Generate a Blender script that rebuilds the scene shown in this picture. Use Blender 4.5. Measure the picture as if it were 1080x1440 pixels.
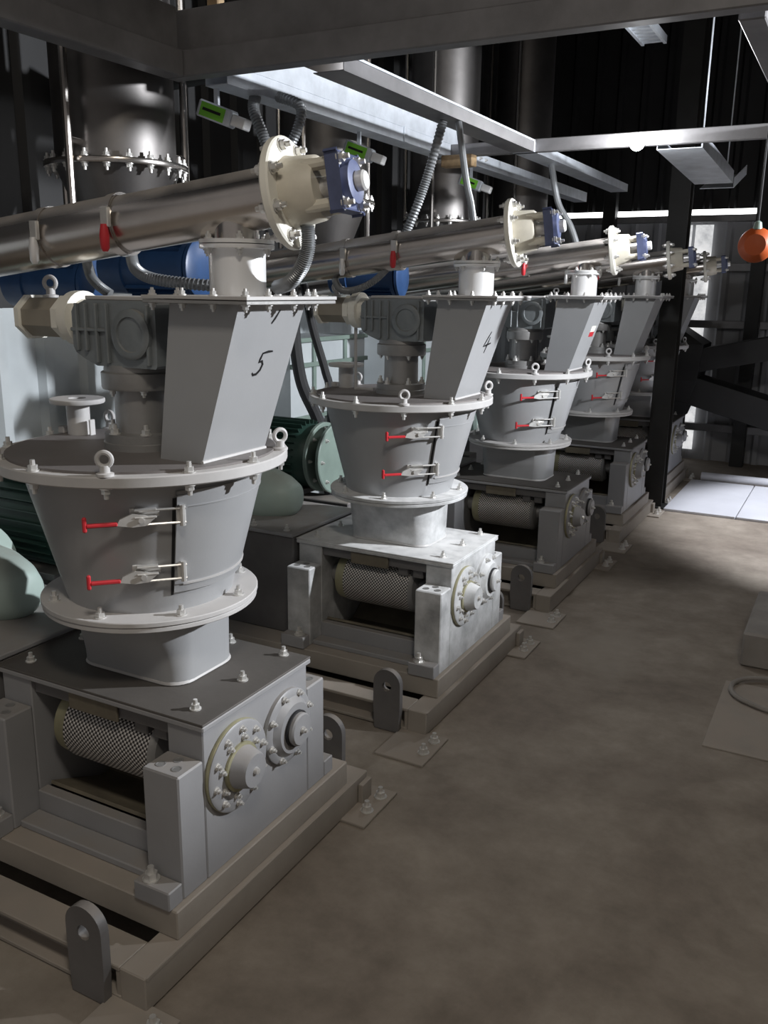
import bpy, bmesh, math, random
from mathutils import Vector, Matrix
random.seed(7)
for o in list(bpy.data.objects): bpy.data.objects.remove(o)
SC = bpy.context.scene
COL = SC.collection
PI = math.pi

# ------------------------------------------------------------------ camera
F_PX, PIT, YAW, ROLL, CAM_H = 1241.3, .2477, .4872, .01373, 1.6
hd = Vector((-math.sin(YAW), math.cos(YAW), 0)); rt = Vector((math.cos(YAW), math.sin(YAW), 0)); uz = Vector((0, 0, 1))
fw = hd*math.cos(PIT) - uz*math.sin(PIT); up0 = uz*math.cos(PIT) + hd*math.sin(PIT)
cr = rt*math.cos(ROLL) + up0*math.sin(ROLL); cu = up0*math.cos(ROLL) - rt*math.sin(ROLL)
cd = bpy.data.cameras.new('camera'); cam = bpy.data.objects.new('camera', cd); COL.objects.link(cam)
cam.matrix_world = Matrix(((cr.x, cu.x, -fw.x, 0), (cr.y, cu.y, -fw.y, 0), (cr.z, cu.z, -fw.z, CAM_H), (0, 0, 0, 1)))
cd.sensor_fit = 'VERTICAL'; cd.sensor_height = 36.0; cd.lens = F_PX/1440*36.0
cd.clip_start = .02
SC.camera = cam

# ------------------------------------------------------------------ light
w = bpy.data.worlds.new('world'); SC.world = w; w.use_nodes = True
bg = w.node_tree.nodes['Background']; bg.inputs[0].default_value = (1.0, .93, .89, 1); bg.inputs[1].default_value = .062
def spot(name, loc, aim, power, size, blend, rad, col):
    d = bpy.data.lights.new(name, 'SPOT'); d.energy = power; d.spot_size = math.radians(size); d.spot_blend = blend
    d.shadow_soft_size = rad; d.color = col
    o = bpy.data.objects.new(name, d); COL.objects.link(o); o.location = loc
    o.rotation_euler = (Vector(aim)-Vector(loc)).to_track_quat('-Z', 'Y').to_euler()
    return o
spot('flood_light', (2.0, 3.7, 2.5), (-1.7, 2.7, 1.5), 330, 100, .5, .05, (.93, .96, 1.0))
spot('aisle_light', (.85, 7.0, 2.8), (.62, 6.85, 0), 250, 70, .35, .06, (.93, .95, 1.0))
cl_ = bpy.data.lights.new('overhead_fill', 'AREA'); cl_.energy = 20; cl_.size = .6; cl_.color = (1, .92, .80)  # unseen overhead fill, added to lift the dim foreground floor
clo = bpy.data.objects.new('overhead_fill', cl_); COL.objects.link(clo); clo.location = (.7, -.4, 4.3)
SC.view_settings.view_transform = 'Standard'; SC.view_settings.look = 'None'
SC.view_settings.gamma = 1.0; SC.view_settings.use_curve_mapping = False
SC.view_settings.exposure = 1.6

# ------------------------------------------------------------------ materials
def mat(name, col, rough=.5, metal=0., var=.12, scale=6., bump=0., bscale=80., dust=None, damt=.6, emis=0., detail=6):
    m = bpy.data.materials.new(name); m.use_nodes = True
    nt = m.node_tree; N = nt.nodes; Lk = nt.links; b = N['Principled BSDF']
    tc = N.new('ShaderNodeTexCoord')
    n1 = N.new('ShaderNodeTexNoise'); n1.inputs['Scale'].default_value = scale; n1.inputs['Detail'].default_value = detail; n1.inputs['Roughness'].default_value = .6
    Lk.new(tc.outputs['Object'], n1.inputs['Vector'])
    mx = N.new('ShaderNodeMix'); mx.data_type = 'RGBA'
    mx.inputs[6].default_value = tuple(c*(1-var) for c in col)+(1,); mx.inputs[7].default_value = tuple(min(1, c*(1+var)) for c in col)+(1,)
    mr = N.new('ShaderNodeMapRange'); mr.inputs['From Min'].default_value = .3; mr.inputs['From Max'].default_value = .7
    Lk.new(n1.outputs['Fac'], mr.inputs['Value']); Lk.new(mr.outputs['Result'], mx.inputs[0])
    cout = mx.outputs[2]
    b.inputs['Roughness'].default_value = rough; b.inputs['Metallic'].default_value = metal
    if dust:
        g = N.new('ShaderNodeNewGeometry'); sp = N.new('ShaderNodeSeparateXYZ'); Lk.new(g.outputs['Normal'], sp.inputs[0])
        r1 = N.new('ShaderNodeMapRange'); r1.inputs['From Min'].default_value = .5; r1.inputs['From Max'].default_value = .95
        Lk.new(sp.outputs['Z'], r1.inputs['Value'])
        n2 = N.new('ShaderNodeTexNoise'); n2.inputs['Scale'].default_value = scale*2.3; n2.inputs['Detail'].default_value = 8
        Lk.new(tc.outputs['Object'], n2.inputs['Vector'])
        r2 = N.new('ShaderNodeMapRange'); r2.inputs['From Min'].default_value = .3; r2.inputs['From Max'].default_value = .6; r2.inputs['To Min'].default_value = damt*.35; r2.inputs['To Max'].default_value = damt
        Lk.new(n2.outputs['Fac'], r2.inputs['Value'])
        mu = N.new('ShaderNodeMath'); mu.operation = 'MULTIPLY'; Lk.new(r1.outputs[0], mu.inputs[0]); Lk.new(r2.outputs[0], mu.inputs[1])
        m2 = N.new('ShaderNodeMix'); m2.data_type = 'RGBA'; Lk.new(mu.outputs[0], m2.inputs[0]); Lk.new(cout, m2.inputs[6]); m2.inputs[7].default_value = dust+(1,)
        cout = m2.outputs[2]
        r3 = N.new('ShaderNodeMapRange'); r3.inputs['To Min'].default_value = rough; r3.inputs['To Max'].default_value = .95
        Lk.new(mu.outputs[0], r3.inputs['Value']); Lk.new(r3.outputs[0], b.inputs['Roughness'])
        if metal:
            r4 = N.new('ShaderNodeMapRange'); r4.inputs['To Min'].default_value = metal; r4.inputs['To Max'].default_value = 0
            Lk.new(mu.outputs[0], r4.inputs['Value']); Lk.new(r4.outputs[0], b.inputs['Metallic'])
    Lk.new(cout, b.inputs['Base Color'])
    if bump:
        n3 = N.new('ShaderNodeTexNoise'); n3.inputs['Scale'].default_value = bscale; n3.inputs['Detail'].default_value = 4
        Lk.new(tc.outputs['Object'], n3.inputs['Vector'])
        bp = N.new('ShaderNodeBump'); bp.inputs['Strength'].default_value = bump; bp.inputs['Distance'].default_value = .004
        Lk.new(n3.outputs['Fac'], bp.inputs['Height']); Lk.new(bp.outputs[0], b.inputs['Normal'])
    if emis:
        Lk.new(cout, b.inputs['Emission Color']); b.inputs['Emission Strength'].default_value = emis
    return m

DUST = (.30, .26, .22)
M = {}
M['paint'] = mat('grey_paint', (.29, .29, .30), .42, 0, .06, 5, .05, 120, DUST, .5)
M['paint_dusty'] = mat('grey_paint_powdered', (.46, .465, .47), .6, 0, .38, 9, .12, 60, (.72, .72, .72), .95)
M['cover'] = mat('dusty_dark_cover', (.09, .082, .075), .7, 0, .15, 4, .1, 60)
M['lid'] = mat('lid_paint', (.17, .155, .15), .6, 0, .12, 5, .05, 80)
M['paint_dark'] = mat('dark_grey_paint', (.13, .125, .125), .5, 0, .2, 5, .08, 70, DUST, .6)
M['base'] = mat('base_paint', (.31, .28, .245), .55, 0, .14, 4, .1, 50, (.37, .32, .275), .85)
M['hopper'] = mat('hopper_paint', (.37, .375, .385), .38, .1, .05, 4, .04, 150, (.55, .53, .52), .6)
M['flange'] = mat('flange_paint', (.50, .49, .485), .5, 0, .08, 8, .05, 90, (.55, .53, .52), .7)
M['cast'] = mat('cast_grey', (.33, .325, .32), .42, .45, .12, 12, .1, 140)
M['gear'] = mat('gearbox_grey', (.22, .24, .25), .38, .2, .2, 9, .05, 90, DUST, .5)
M['steel'] = mat('stainless', (.62, .585, .555), .25, 1, .12, 5, .02, 40, (.34, .31, .29), .8)
M['steel_d'] = mat('dull_stainless', (.20, .19, .185), .5, 1, .25, 3, .02, 40)
M['steel_b'] = mat('stainless_bright', (.88, .88, .88), .32, .35, .04, 6)
M['galv'] = mat('galvanised', (.66, .70, .76), .42, .3, .16, 10, .03, 60)
M['bolt'] = mat('zinc_bolt', (.70, .69, .67), .35, .55, .1, 30)
M['white'] = mat('cream_paint', (.84, .82, .74), .45, 0, .06, 8)
M['white2'] = mat('white_cast', (.62, .58, .49), .5, 0, .1, 14, .05, 80)
M['barrel'] = mat('beige_barrel', (.30, .27, .22), .5, 0, .1, 10)
M['red'] = mat('red_grip', (.55, .03, .04), .4, 0, .08, 20)
M['blue'] = mat('blue_paint', (.018, .055, .15), .4, 0, .2, 10)
M['bluegrey'] = mat('bluegrey_paint', (.10, .12, .22), .45, .1, .2, 16)
M['green'] = mat('pale_green_paint', (.42, .52, .48), .45, 0, .08, 5, 0, 0, DUST, .5)
M['dgreen'] = mat('dark_green_paint', (.02, .05, .04), .45, 0, .2, 6)
M['midgreen'] = mat('mid_green_paint', (.20, .26, .23), .45, 0, .12, 8)
M['rubber'] = mat('black_rubber', (.015, .015, .017), .6, 0, .2, 12)
M['conduit'] = mat('grey_conduit', (.26, .27, .28), .35, .4, .12, 10)
M['beam'] = mat('beam_steel', (.21, .205, .21), .42, .35, .25, 5, .08, 30)
M['beam_d'] = mat('dark_beam', (.018, .018, .018), .55, .1, .3, 5, .08, 30)
M['dark'] = mat('dark_plate', (.013, .0125, .0125), .6, .1, .3, 5)
M['wood'] = mat('wood', (.36, .25, .14), .7, 0, .3, 20)
M['ink'] = mat('ink', (.004, .004, .005), .5, 0, 0)
M['lime'] = mat('lime_label', (.22, .62, .05), .5, 0, .06, 20)
M['orange'] = mat('orange_lens', (.40, .075, .015), .5, 0, .1, 6)
M['brass'] = mat('worn_rim', (.36, .34, .22), .5, .4, .2, 16)
M['inner'] = mat('dusty_inside', (.15, .13, .095), .75, 0, .3, 9)
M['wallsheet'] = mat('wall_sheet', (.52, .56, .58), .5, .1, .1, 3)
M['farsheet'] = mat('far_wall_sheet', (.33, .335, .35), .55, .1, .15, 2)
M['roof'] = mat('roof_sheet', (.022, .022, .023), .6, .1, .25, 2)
M['plinth'] = mat('plinth', (.06, .05, .042), .85, 0, .3, 5, .2, 20)
M['panelw'] = mat('white_panel', (.56, .57, .62), .5, 0, .06, 3)
M['concrete_b'] = mat('concrete_block', (.28, .26, .24), .85, 0, .15, 6, .2, 30)
M['daylight'] = mat('daylight_pane', (.85, .87, .9), .6, 0, .45, 9, emis=.28)
M['daygap'] = mat('daylight_gap', (.95, .97, 1), .6, 0, .1, 4, emis=1.6)
M['bulb'] = mat('lit_bulb', (1, 1, 1), .5, 0, 0, emis=60)

def floor_mat():
    m = bpy.data.materials.new('concrete_floor'); m.use_nodes = True
    nt = m.node_tree; N = nt.nodes; Lk = nt.links; b = N['Principled BSDF']
    tc = N.new('ShaderNodeTexCoord')
    def noise(s, d=8, r=.62, dist=0):
        n = N.new('ShaderNodeTexNoise'); n.inputs['Scale'].default_value = s; n.inputs['Detail'].default_value = d; n.inputs['Roughness'].default_value = r; n.inputs['Distortion'].default_value = dist
        Lk.new(tc.outputs['Object'], n.inputs['Vector']); return n
    a = noise(1.3, 8, .6, .6); c = noise(7, 8, .7); s = noise(.8, 4, .5, 1.2)
    cr_ = N.new('ShaderNodeValToRGB'); e = cr_.color_ramp.elements
    e[0].position = .32; e[0].color = (.20, .165, .135, 1); e[1].position = .68; e[1].color = (.36, .315, .265, 1)
    Lk.new(a.outputs['Fac'], cr_.inputs[0])
    mx = N.new('ShaderNodeMix'); mx.data_type = 'RGBA'; mx.blend_type = 'MULTIPLY'; mx.inputs[0].default_value = .55
    c2 = N.new('ShaderNodeValToRGB'); c2.color_ramp.elements[0].position = .3; c2.color_ramp.elements[0].color = (.5, .48, .46, 1); c2.color_ramp.elements[1].position = .65; c2.color_ramp.elements[1].color = (1.1, 1.1, 1.1, 1)
    Lk.new(c.outputs['Fac'], c2.inputs[0]); Lk.new(cr_.outputs[0], mx.inputs[6]); Lk.new(c2.outputs[0], mx.inputs[7])
    st = N.new('ShaderNodeValToRGB'); st.color_ramp.elements[0].position = .58; st.color_ramp.elements[0].color = (0, 0, 0, 1); st.color_ramp.elements[1].position = .72; st.color_ramp.elements[1].color = (.6, .6, .6, 1)
    Lk.new(s.outputs['Fac'], st.inputs[0])
    m2 = N.new('ShaderNodeMix'); m2.data_type = 'RGBA'; Lk.new(st.outputs[0], m2.inputs[0]); Lk.new(mx.outputs[2], m2.inputs[6]); m2.inputs[7].default_value = (.33, .29, .245, 1)
    Lk.new(m2.outputs[2], b.inputs['Base Color']); b.inputs['Roughness'].default_value = .78
    bp = N.new('ShaderNodeBump'); bp.inputs['Strength'].default_value = .35; bp.inputs['Distance'].default_value = .006
    Lk.new(c.outputs['Fac'], bp.inputs['Height']); Lk.new(bp.outputs[0], b.inputs['Normal'])
    return m
M['floor'] = floor_mat()

def roll_mat():
    m = bpy.data.materials.new('pocketed_roll'); m.use_nodes = True
    nt = m.node_tree; N = nt.nodes; Lk = nt.links; b = N['Principled BSDF']
    uv = N.new('ShaderNodeUVMap'); sp = N.new('ShaderNodeSeparateXYZ'); Lk.new(uv.outputs[0], sp.inputs[0])
    def math_(op, a, bb):
        n = N.new('ShaderNodeMath'); n.operation = op
        for i, v in enumerate((a, bb)):
            if v is None: continue
            if isinstance(v, (int, float)): n.inputs[i].default_value = v
            else: Lk.new(v, n.inputs[i])
        return n.outputs[0]
    k = 2*PI/.0135
    p = math_('SINE', math_('MULTIPLY', math_('ADD', sp.outputs[0], sp.outputs[1]), k), None)
    q = math_('SINE', math_('MULTIPLY', math_('SUBTRACT', sp.outputs[0], sp.outputs[1]), k), None)
    h = math_('ADD', math_('MULTIPLY', math_('ADD', p, q), .25), .5)
    cr_ = N.new('ShaderNodeValToRGB'); e = cr_.color_ramp.elements
    e[0].position = .42; e[0].color = (.05, .045, .045, 1); e[1].position = .62; e[1].color = (.72, .69, .66, 1)
    Lk.new(h, cr_.inputs[0]); Lk.new(cr_.outputs[0], b.inputs['Base Color'])
    b.inputs['Metallic'].default_value = .45; b.inputs['Roughness'].default_value = .45
    bp = N.new('ShaderNodeBump'); bp.inputs['Strength'].default_value = .8; bp.inputs['Distance'].default_value = .003
    Lk.new(h, bp.inputs['Height']); Lk.new(bp.outputs[0], b.inputs['Normal'])
    return m
M['roll'] = roll_mat()

# ------------------------------------------------------------------ mesh helpers
class B:
    def __init__(s): s.bm = bmesh.new(); s.uv = None
    def box(s, x, y, z, bev=.003, mtx=None):
        r = bmesh.ops.create_cube(s.bm, size=1)
        vs = r['verts']
        for v in vs:
            v.co = Vector(((x[0]+x[1])/2+v.co.x*(x[1]-x[0]), (y[0]+y[1])/2+v.co.y*(y[1]-y[0]), (z[0]+z[1])/2+v.co.z*(z[1]-z[0])))
        if mtx is not None:
            for v in vs: v.co = mtx @ v.co
        if bev:
            es = list({e for v in vs for e in v.link_edges})
            bmesh.ops.bevel(s.bm, geom=es, offset=min(bev, .3*min(x[1]-x[0], y[1]-y[0], z[1]-z[0])), segments=1, affect='EDGES', profile=.5)
        return s
    def loft(s, rings, cap0=True, cap1=True, closed=True):
        vv = [[s.bm.verts.new(p) for p in r] for r in rings]
        n = len(rings[0])
        for a, b_ in zip(vv, vv[1:]):
            for i in range(n if closed else n-1):
                j = (i+1) % n
                s.bm.faces.new((a[i], a[j], b_[j], b_[i]))
        if closed and cap0 and n > 2: s.bm.faces.new(vv[0][::-1])
        if closed and cap1 and n > 2: s.bm.faces.new(vv[-1])
        return s
    def lathe(s, prof, seg=48, mtx=None, cap=True, a0=0., a1=None):
        full = a1 is None
        rings = []
        for r, z in prof:
            ring = []
            cnt = seg if full else seg+1
            for i in range(cnt):
                a = a0 + (2*PI if full else a1-a0)*i/seg
                p = Vector((r*math.cos(a), r*math.sin(a), z)); ring.append(mtx @ p if mtx is not None else p)
            rings.append(ring)
        s.loft(rings, cap, cap, full); return s
    def cyl(s, p0, p1, r0, r1=None, seg=16):
        p0 = Vector(p0); p1 = Vector(p1); d = p1-p0
        m = Matrix.Translation(p0) @ d.to_track_quat('Z', 'Y').to_matrix().to_4x4()
        return s.lathe([(r0, 0), (r0 if r1 is None else r1, d.length)], seg, m)
    def prism(s, poly, z0, z1, mtx):
        s.loft([[mtx @ Vector((p[0], p[1], z)) for p in poly] for z in (z0, z1)]); return s
    def tube(s, pts, r, seg=8, ribs=0, rib=.15):
        pts = [Vector(p) for p in pts]
        # catmull-rom resample
        out = []
        n = max(6, ribs or 10)
        for i in range(len(pts)-1):
            p0 = pts[max(0, i-1)]; p1 = pts[i]; p2 = pts[i+1]; p3 = pts[min(len(pts)-1, i+2)]
            for k in range(n):
                t = k/n
                out.append(.5*((2*p1)+(p2-p0)*t+(2*p0-5*p1+4*p2-p3)*t*t+(3*p1-p0-3*p2+p3)*t**3))
        out.append(pts[-1])
        rings = []; nrm = None
        for i, p in enumerate(out):
            d = (out[min(i+1, len(out)-1)]-out[max(i-1, 0)]).normalized()
            if nrm is None: nrm = d.orthogonal().normalized()
            nrm = (nrm-d*nrm.dot(d)).normalized(); bn = d.cross(nrm)
            rr = r*(1+rib*(1 if i % 2 else -1)) if ribs else r
            rings.append([p+(nrm*math.cos(2*PI*k/seg)+bn*math.sin(2*PI*k/seg))*rr for k in range(seg)])
        s.loft(rings); return s
    def torus(s, R, r, mtx, seg=20, sg=8):
        vv = []
        for i in range(seg):
            a = 2*PI*i/seg
            vv.append([s.bm.verts.new(mtx @ Vector(((R+r*math.cos(2*PI*k/sg))*math.cos(a), (R+r*math.cos(2*PI*k/sg))*math.sin(a), r*math.sin(2*PI*k/sg)))) for k in range(sg)])
        for i in range(seg):
            for k in range(sg):
                s.bm.faces.new((vv[i][k], vv[(i+1) % seg][k], vv[(i+1) % seg][(k+1) % sg], vv[i][(k+1) % sg]))
        return s
    def mesh(s, name, ang=.6, flat=False):
        bm = s.bm
        bmesh.ops.recalc_face_normals(bm, faces=bm.faces)
        for f in bm.faces: f.smooth = not flat
        for e in bm.edges:
            if len(e.link_faces) == 2: e.smooth = e.calc_face_angle(0) < ang
        me = bpy.data.meshes.new(name); bm.to_mesh(me); bm.free(); return me
    def obj(s, name, m, parent=None, flat=False, ang=.6):
        me = s.mesh(name, ang, flat); me.materials.append(M[m] if isinstance(m, str) else m)
        o = bpy.data.objects.new(name, me); COL.objects.link(o)
        if parent is not None: o.parent = parent
        return o
def bx(x, y, z, bev=.003): return B().box(x, y, z, bev)
def thing(name, label, cat, loc=(0, 0, 0), rz=0, group=None):
    o = bpy.data.objects.new(name, None); COL.objects.link(o); o.empty_display_size = .1
    o.location = loc; o.rotation_euler = (0, 0, rz); tag(o, label, cat, group); return o
def tag(o, label, cat, group=None):
    o['label'] = label; o['category'] = cat
    if group: o['group'] = group
    return o
def struct(o): o['kind'] = 'structure'; return o
def put(me, name, loc, rot=None, parent=None):
    o = bpy.data.objects.new(name, me); COL.objects.link(o); o.location = loc
    if rot is not None: o.rotation_euler = rot
    if parent is not None: o.parent = parent
    return o
def copy_tree(o, parent=None, skip=()):
    c = o.copy(); COL.objects.link(c); c.parent = parent
    for ch in list(o.children):
        if ch.name.split('.')[0] in skip: continue
        copy_tree(ch, c, skip)
    return c
def aim(d, roll='Y'): return Vector(d).to_track_quat('Z', roll).to_euler()
def hexpoly(r, n=6): return [(r*math.cos(2*PI*i/n), r*math.sin(2*PI*i/n)) for i in range(n)]
I4 = Matrix.Identity(4)
def bolt_mesh(name, r=.011, stud=.012):
    b = B(); b.lathe([(r*1.35, 0), (r*1.35, .003)], 12); b.prism(hexpoly(r), .003, .003+r*1.0, I4); b.lathe([(r*.55, .003+r), (r*.5, .003+r+stud)], 8)
    me = b.mesh(name); me.materials.append(M['bolt']); return me
BOLT = bolt_mesh('bolt'); BOLT_S = bolt_mesh('small_bolt', .0075, .006); BOLT_L = bolt_mesh('anchor_bolt', .016, .016)
def eyebolt_mesh():
    b = B(); b.lathe([(.02, 0), (.02, .006), (.012, .008), (.011, .024)], 14)
    b.torus(.016, .0058, Matrix.Translation((0, 0, .037)) @ Matrix.Rotation(PI/2, 4, 'X'), 20, 8)
    me = b.mesh('eyebolt'); me.materials.append(M['flange']); return me
EYE = eyebolt_mesh()

# ------------------------------------------------------------------ setting
AX, AY, S = -1.612, 1.708, 1.465
struct(bx((-3.6, 4.2), (-2.5, 9.3), (-.08, 0), 0).obj('floor', 'floor'))
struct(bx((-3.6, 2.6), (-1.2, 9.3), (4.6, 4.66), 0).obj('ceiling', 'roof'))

def corrugated(x0, x1, z0, z1, depth, pitch, horiz_axis, pos, thick=.004):
    # trapezoid sheet running along one axis; returns a bmesh builder
    b = B(); pts = []; u = x0
    while u < x1:
        for du, dv in ((0, 0), (.62*pitch, 0), (.72*pitch, depth), (.90*pitch, depth)):
            if u+du <= x1: pts.append((u+du, dv))
        u += pitch
    pts.append((x1, 0))
    def P3(u, v, z): return Vector((pos+v, u, z)) if horiz_axis == 'y' else Vector((u, pos-v, z))
    ring = [[P3(u, v, z0) for u, v in pts], [P3(u, v, z1) for u, v in pts]]
    ring2 = [[P3(u, v-thick, z0) for u, v in pts], [P3(u, v-thick, z1) for u, v in pts]]
    b.loft(ring, closed=False); b.loft(ring2, closed=False)
    return b
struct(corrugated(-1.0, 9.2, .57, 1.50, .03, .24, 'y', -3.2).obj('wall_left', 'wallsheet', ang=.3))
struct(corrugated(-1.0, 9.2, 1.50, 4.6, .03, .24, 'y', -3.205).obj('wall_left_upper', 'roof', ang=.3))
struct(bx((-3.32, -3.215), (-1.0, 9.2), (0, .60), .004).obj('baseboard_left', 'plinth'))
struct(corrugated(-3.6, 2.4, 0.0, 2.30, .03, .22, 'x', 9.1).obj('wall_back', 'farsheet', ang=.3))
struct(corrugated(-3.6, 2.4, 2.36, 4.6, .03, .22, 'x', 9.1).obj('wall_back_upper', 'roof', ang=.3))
# out-of-view right wall, added and stepped to block flood and ambient light
struct(bx((1.5, 1.58), (-1.5, 3.75), (0, 2.17), .004).obj('light_block_wall', 'farsheet'))
struct(bx((1.5, 1.58), (3.75, 9.2), (0, 2.25), .004).obj('light_block_wall_far', 'farsheet'))
struct(bx((1.5, 1.58), (-1.5, 9.2), (2.75, 4.6), .004).obj('light_block_wall_upper', 'roof'))
struct(bx((1.5, 1.58), (4.13, 9.2), (2.25, 2.75), .004).obj('light_block_panel', 'roof'))
struct(bx((1.5, 1.58), (-1.5, 2.4), (2.17, 2.75), .004).obj('light_block_near_panel', 'roof'))

# ------------------------------------------------------------------ granulator
def rrect(cx, cy, hx, hy, r, z, n=6):
    pts = []
    for sx, sy, a0 in ((1, 1, 0), (-1, 1, PI/2), (-1, -1, PI), (1, -1, 3*PI/2)):
        for i in range(n+1):
            a = a0+PI/2*i/n
            pts.append(Vector((cx+sx*(hx-r)+r*math.cos(a), cy+sy*(hy-r)+r*math.sin(a), z)))
    return pts
def coneR(z): return .215+(z-.812)*(.306-.215)/(1.166-.812)

def make_granulator():
    t = thing('granulator', '', 'machine', (AX, AY, 0), 0, 'granulators in a row along the aisle')
    # --- base frame
    f = B()
    f.box((.30, .377), (-.49, .53), (.004, .095), .003)
    f.box((-1.06, .30), (-.49, -.395), (.083, .095), .002); f.box((-1.06, .30), (-.49, -.395), (.004, .016), .002); f.box((-1.06, .30), (-.44, -.43), (.016, .083), 0)
    f.box((-1.06, .30), (.435, .53), (.083, .095), .002); f.box((-1.06, .30), (.435, .53), (.004, .016), .002); f.box((-1.06, .30), (.47, .48), (.016, .083), 0)
    f.box((-1.14, -1.06), (-.49, .53), (.004, .095), .003)
    base = f.obj('base_frame', 'base', t)
    bx((.286, .300), (-.487, -.43), (.016, .083), .001).obj('stiffener', 'base', base)
    bx((.377, .3795), (-.485, .525), (.086, .0945), 0).obj('edge_strip', 'base', base)
    f = B(); f.box((-1.06, .362), (-.36, .43), (.095, .172), .003)
    plate = f.obj('bed_plate', 'base', t)
    # lifting lugs (rounded plate with a hole)
    def lug(cx, y0, y1):
        b = B(); ring_o = []; ring_i = []
        n = 24; r = .055; cz = .19; rh = .019
        for i in range(n):
            a = -PI/2 + 2*PI*i/n
            x, z = math.cos(a), math.sin(a)
            if z < 0:
                k = 1/max(abs(x), 1e-6) if abs(x)*.17 > abs(z)*.055 else None
                if k: px, pz = r*(1 if x > 0 else -1), cz + z*r*k
                else: px, pz = x/abs(z)*.186, cz-.186
                pz = max(pz, .004); px = max(-r, min(r, px))
            else: px, pz = r*x, cz+r*z
            ring_o.append((cx+px, pz)); ring_i.append((cx+rh*x, cz+rh*z-.012))
        def rr(poly, y): return [Vector((p[0], y, p[1])) for p in poly]
        b.loft([rr(ring_i, y0), rr(ring_o, y0), rr(ring_o, y1), rr(ring_i, y1), rr(ring_i, y0)], False, False)
        return b
    for cx, y0, y1 in ((.226, -.518, -.494), (.226, .534, .556), (-.8, -.518, -.494)):
        lug(cx, y0, y1).obj('lifting_lug', 'paint_dark', base)
    # floor pads with anchor stubs
    for px, py in ((.37, -.58), (.37, .475), ):
        b = B().box((px-.10, px+.09), (py-.11, py+.11), (.0, .010), .002)
        pad = b.obj('floor_pad', 'base', base)
        put(BOLT_L, 'bolt', (px+.055, py-.03, .010), None, pad); put(BOLT_L, 'bolt', (px+.055, py+.06, .010), None, pad)
    bx((.378, .395), (.47, .53), (.010, .075), .002).obj('clip', 'base', base)
    # --- press housing
    for sx in (1, -1):
        xa, xb = (.237, .347) if sx > 0 else (-.347, -.237)
        bx((xa, xb), (-.226, .226), (.172, .575), .003).obj('side_housing', 'paint', t)
        for sy in (-1, 1):
            ya, yb = (-.318, -.227) if sy < 0 else (.227, .318)
            po = bx((xa, xb), (ya, yb), (.172, .498), .004).obj('post', 'paint', t)
            for q, (ux, uy) in enumerate(((.28, .35), (.72, .35), (.5, .72))):
                cx = xa+(xb-xa)*ux; cy = ya+(yb-ya)*(uy if sy < 0 else 1-uy)
                b = B(); b.lathe([(.013, .4975), (.013, .4992), (.010, .4992), (.009, .4985), (.0, .4985)], 14, Matrix.Translation((cx, cy, 0)), False)
                b.obj('cap_screw', 'cast', po)
            fa, fb = (-.368, -.319) if sy < 0 else (.319, .368)
            ft = bx((xa, xb), (fa, fb), (.172, .222), .003).obj('foot', 'paint', t)
            put(BOLT_L, 'bolt', ((xa+xb)/2-.02*sx, (fa+fb)/2, .222), None, ft)
    # sill and inside troughs
    bx((-.236, .236), (-.235, -.20), (.172, .250), .003).obj('sill', 'paint', t)
    bx((-.236, .236), (-.30, -.236), (.172, .192), .003).obj('sill_step', 'paint', t)
    bx((-.236, .236), (.20, .226), (.172, .575), .003).obj('back_plate', 'paint_dark', t)
    b = B(); b.prism([(-.195, .25), (-.03, .175), (.03, .175), (.195, .30), (.185, .305), (.02, .185), (-.02, .185), (-.19, .258)], -.23, .23, Matrix(((0, 0, 1, 0), (1, 0, 0, 0), (0, 1, 0, 0), (0, 0, 0, 1))))
    b.obj('discharge_trough', 'inner', t)
    bx((-.236, .236), (-.215, -.198), (.535, .575), .002).obj('lintel', 'paint_dark', t)
    bx((-.10, .07), (-.224, -.2155), (.525, .572), .002).obj('scraper_bracket', 'inner', t)
    for cx in (.125, .19): bx((cx-.022, cx+.022), (-.2, -.16), (.50, .574), .003).obj('bracket', 'paint_dark', t)
    # rolls
    RX = Matrix(((0, 0, 1, 0), (1, 0, 0, 0), (0, 1, 0, 0), (0, 0, 0, 1)))
    for yy in (-.108, .112):
        b = B(); seg = 64; R = .104
        uvl = b.bm.loops.layers.uv.new('UVMap')
        x0, x1 = -.145, .150
        va = [b.bm.verts.new((x0, yy+R*math.cos(2*PI*i/seg), .432+R*math.sin(2*PI*i/seg))) for i in range(seg)]
        vb = [b.bm.verts.new((x1, yy+R*math.cos(2*PI*i/seg), .432+R*math.sin(2*PI*i/seg))) for i in range(seg)]
        for i in range(seg):
            j = (i+1) % seg
            fc = b.bm.faces.new((va[i], va[j], vb[j], vb[i]))
            arc = 2*PI*R/seg
            for lp, (uu, vv) in zip(fc.loops, ((i*arc, x0), ((i+1)*arc, x0), ((i+1)*arc, x1), (i*arc, x1))): lp[uvl].uv = (uu, vv)
        roll = b.obj('press_roll', 'roll', t)
        T = Matrix.Translation((0, yy, .432)) @ RX
        B().lathe([(.03, -.185), (.098, -.185), (.101, -.152), (.104, -.1451)], 40, T).obj('roll_end', 'brass', roll)
        B().lathe([(.104, .1501), (.098, .158), (.09, .165), (.03, .168)], 40, T).obj('roll_end', 'cast', roll)
        B().lathe([(.04, -.236), (.04, .236)], 24, T).obj('roll_shaft', 'cast', roll)
    # bearing covers on the aisle face
    cv = B().lathe([(.118, .347), (.118, .360), (.112, .364), (.06, .364)], 48, Matrix.Translation((0, -.107, .43)) @ RX).obj('bearing_cover', 'paint', t)
    B().lathe([(.1185, .3471), (.1195, .350), (.1195, .356), (.1182, .358)], 48, Matrix.Translation((0, -.107, .43)) @ RX, False).obj('rim', 'brass', cv)
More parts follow.
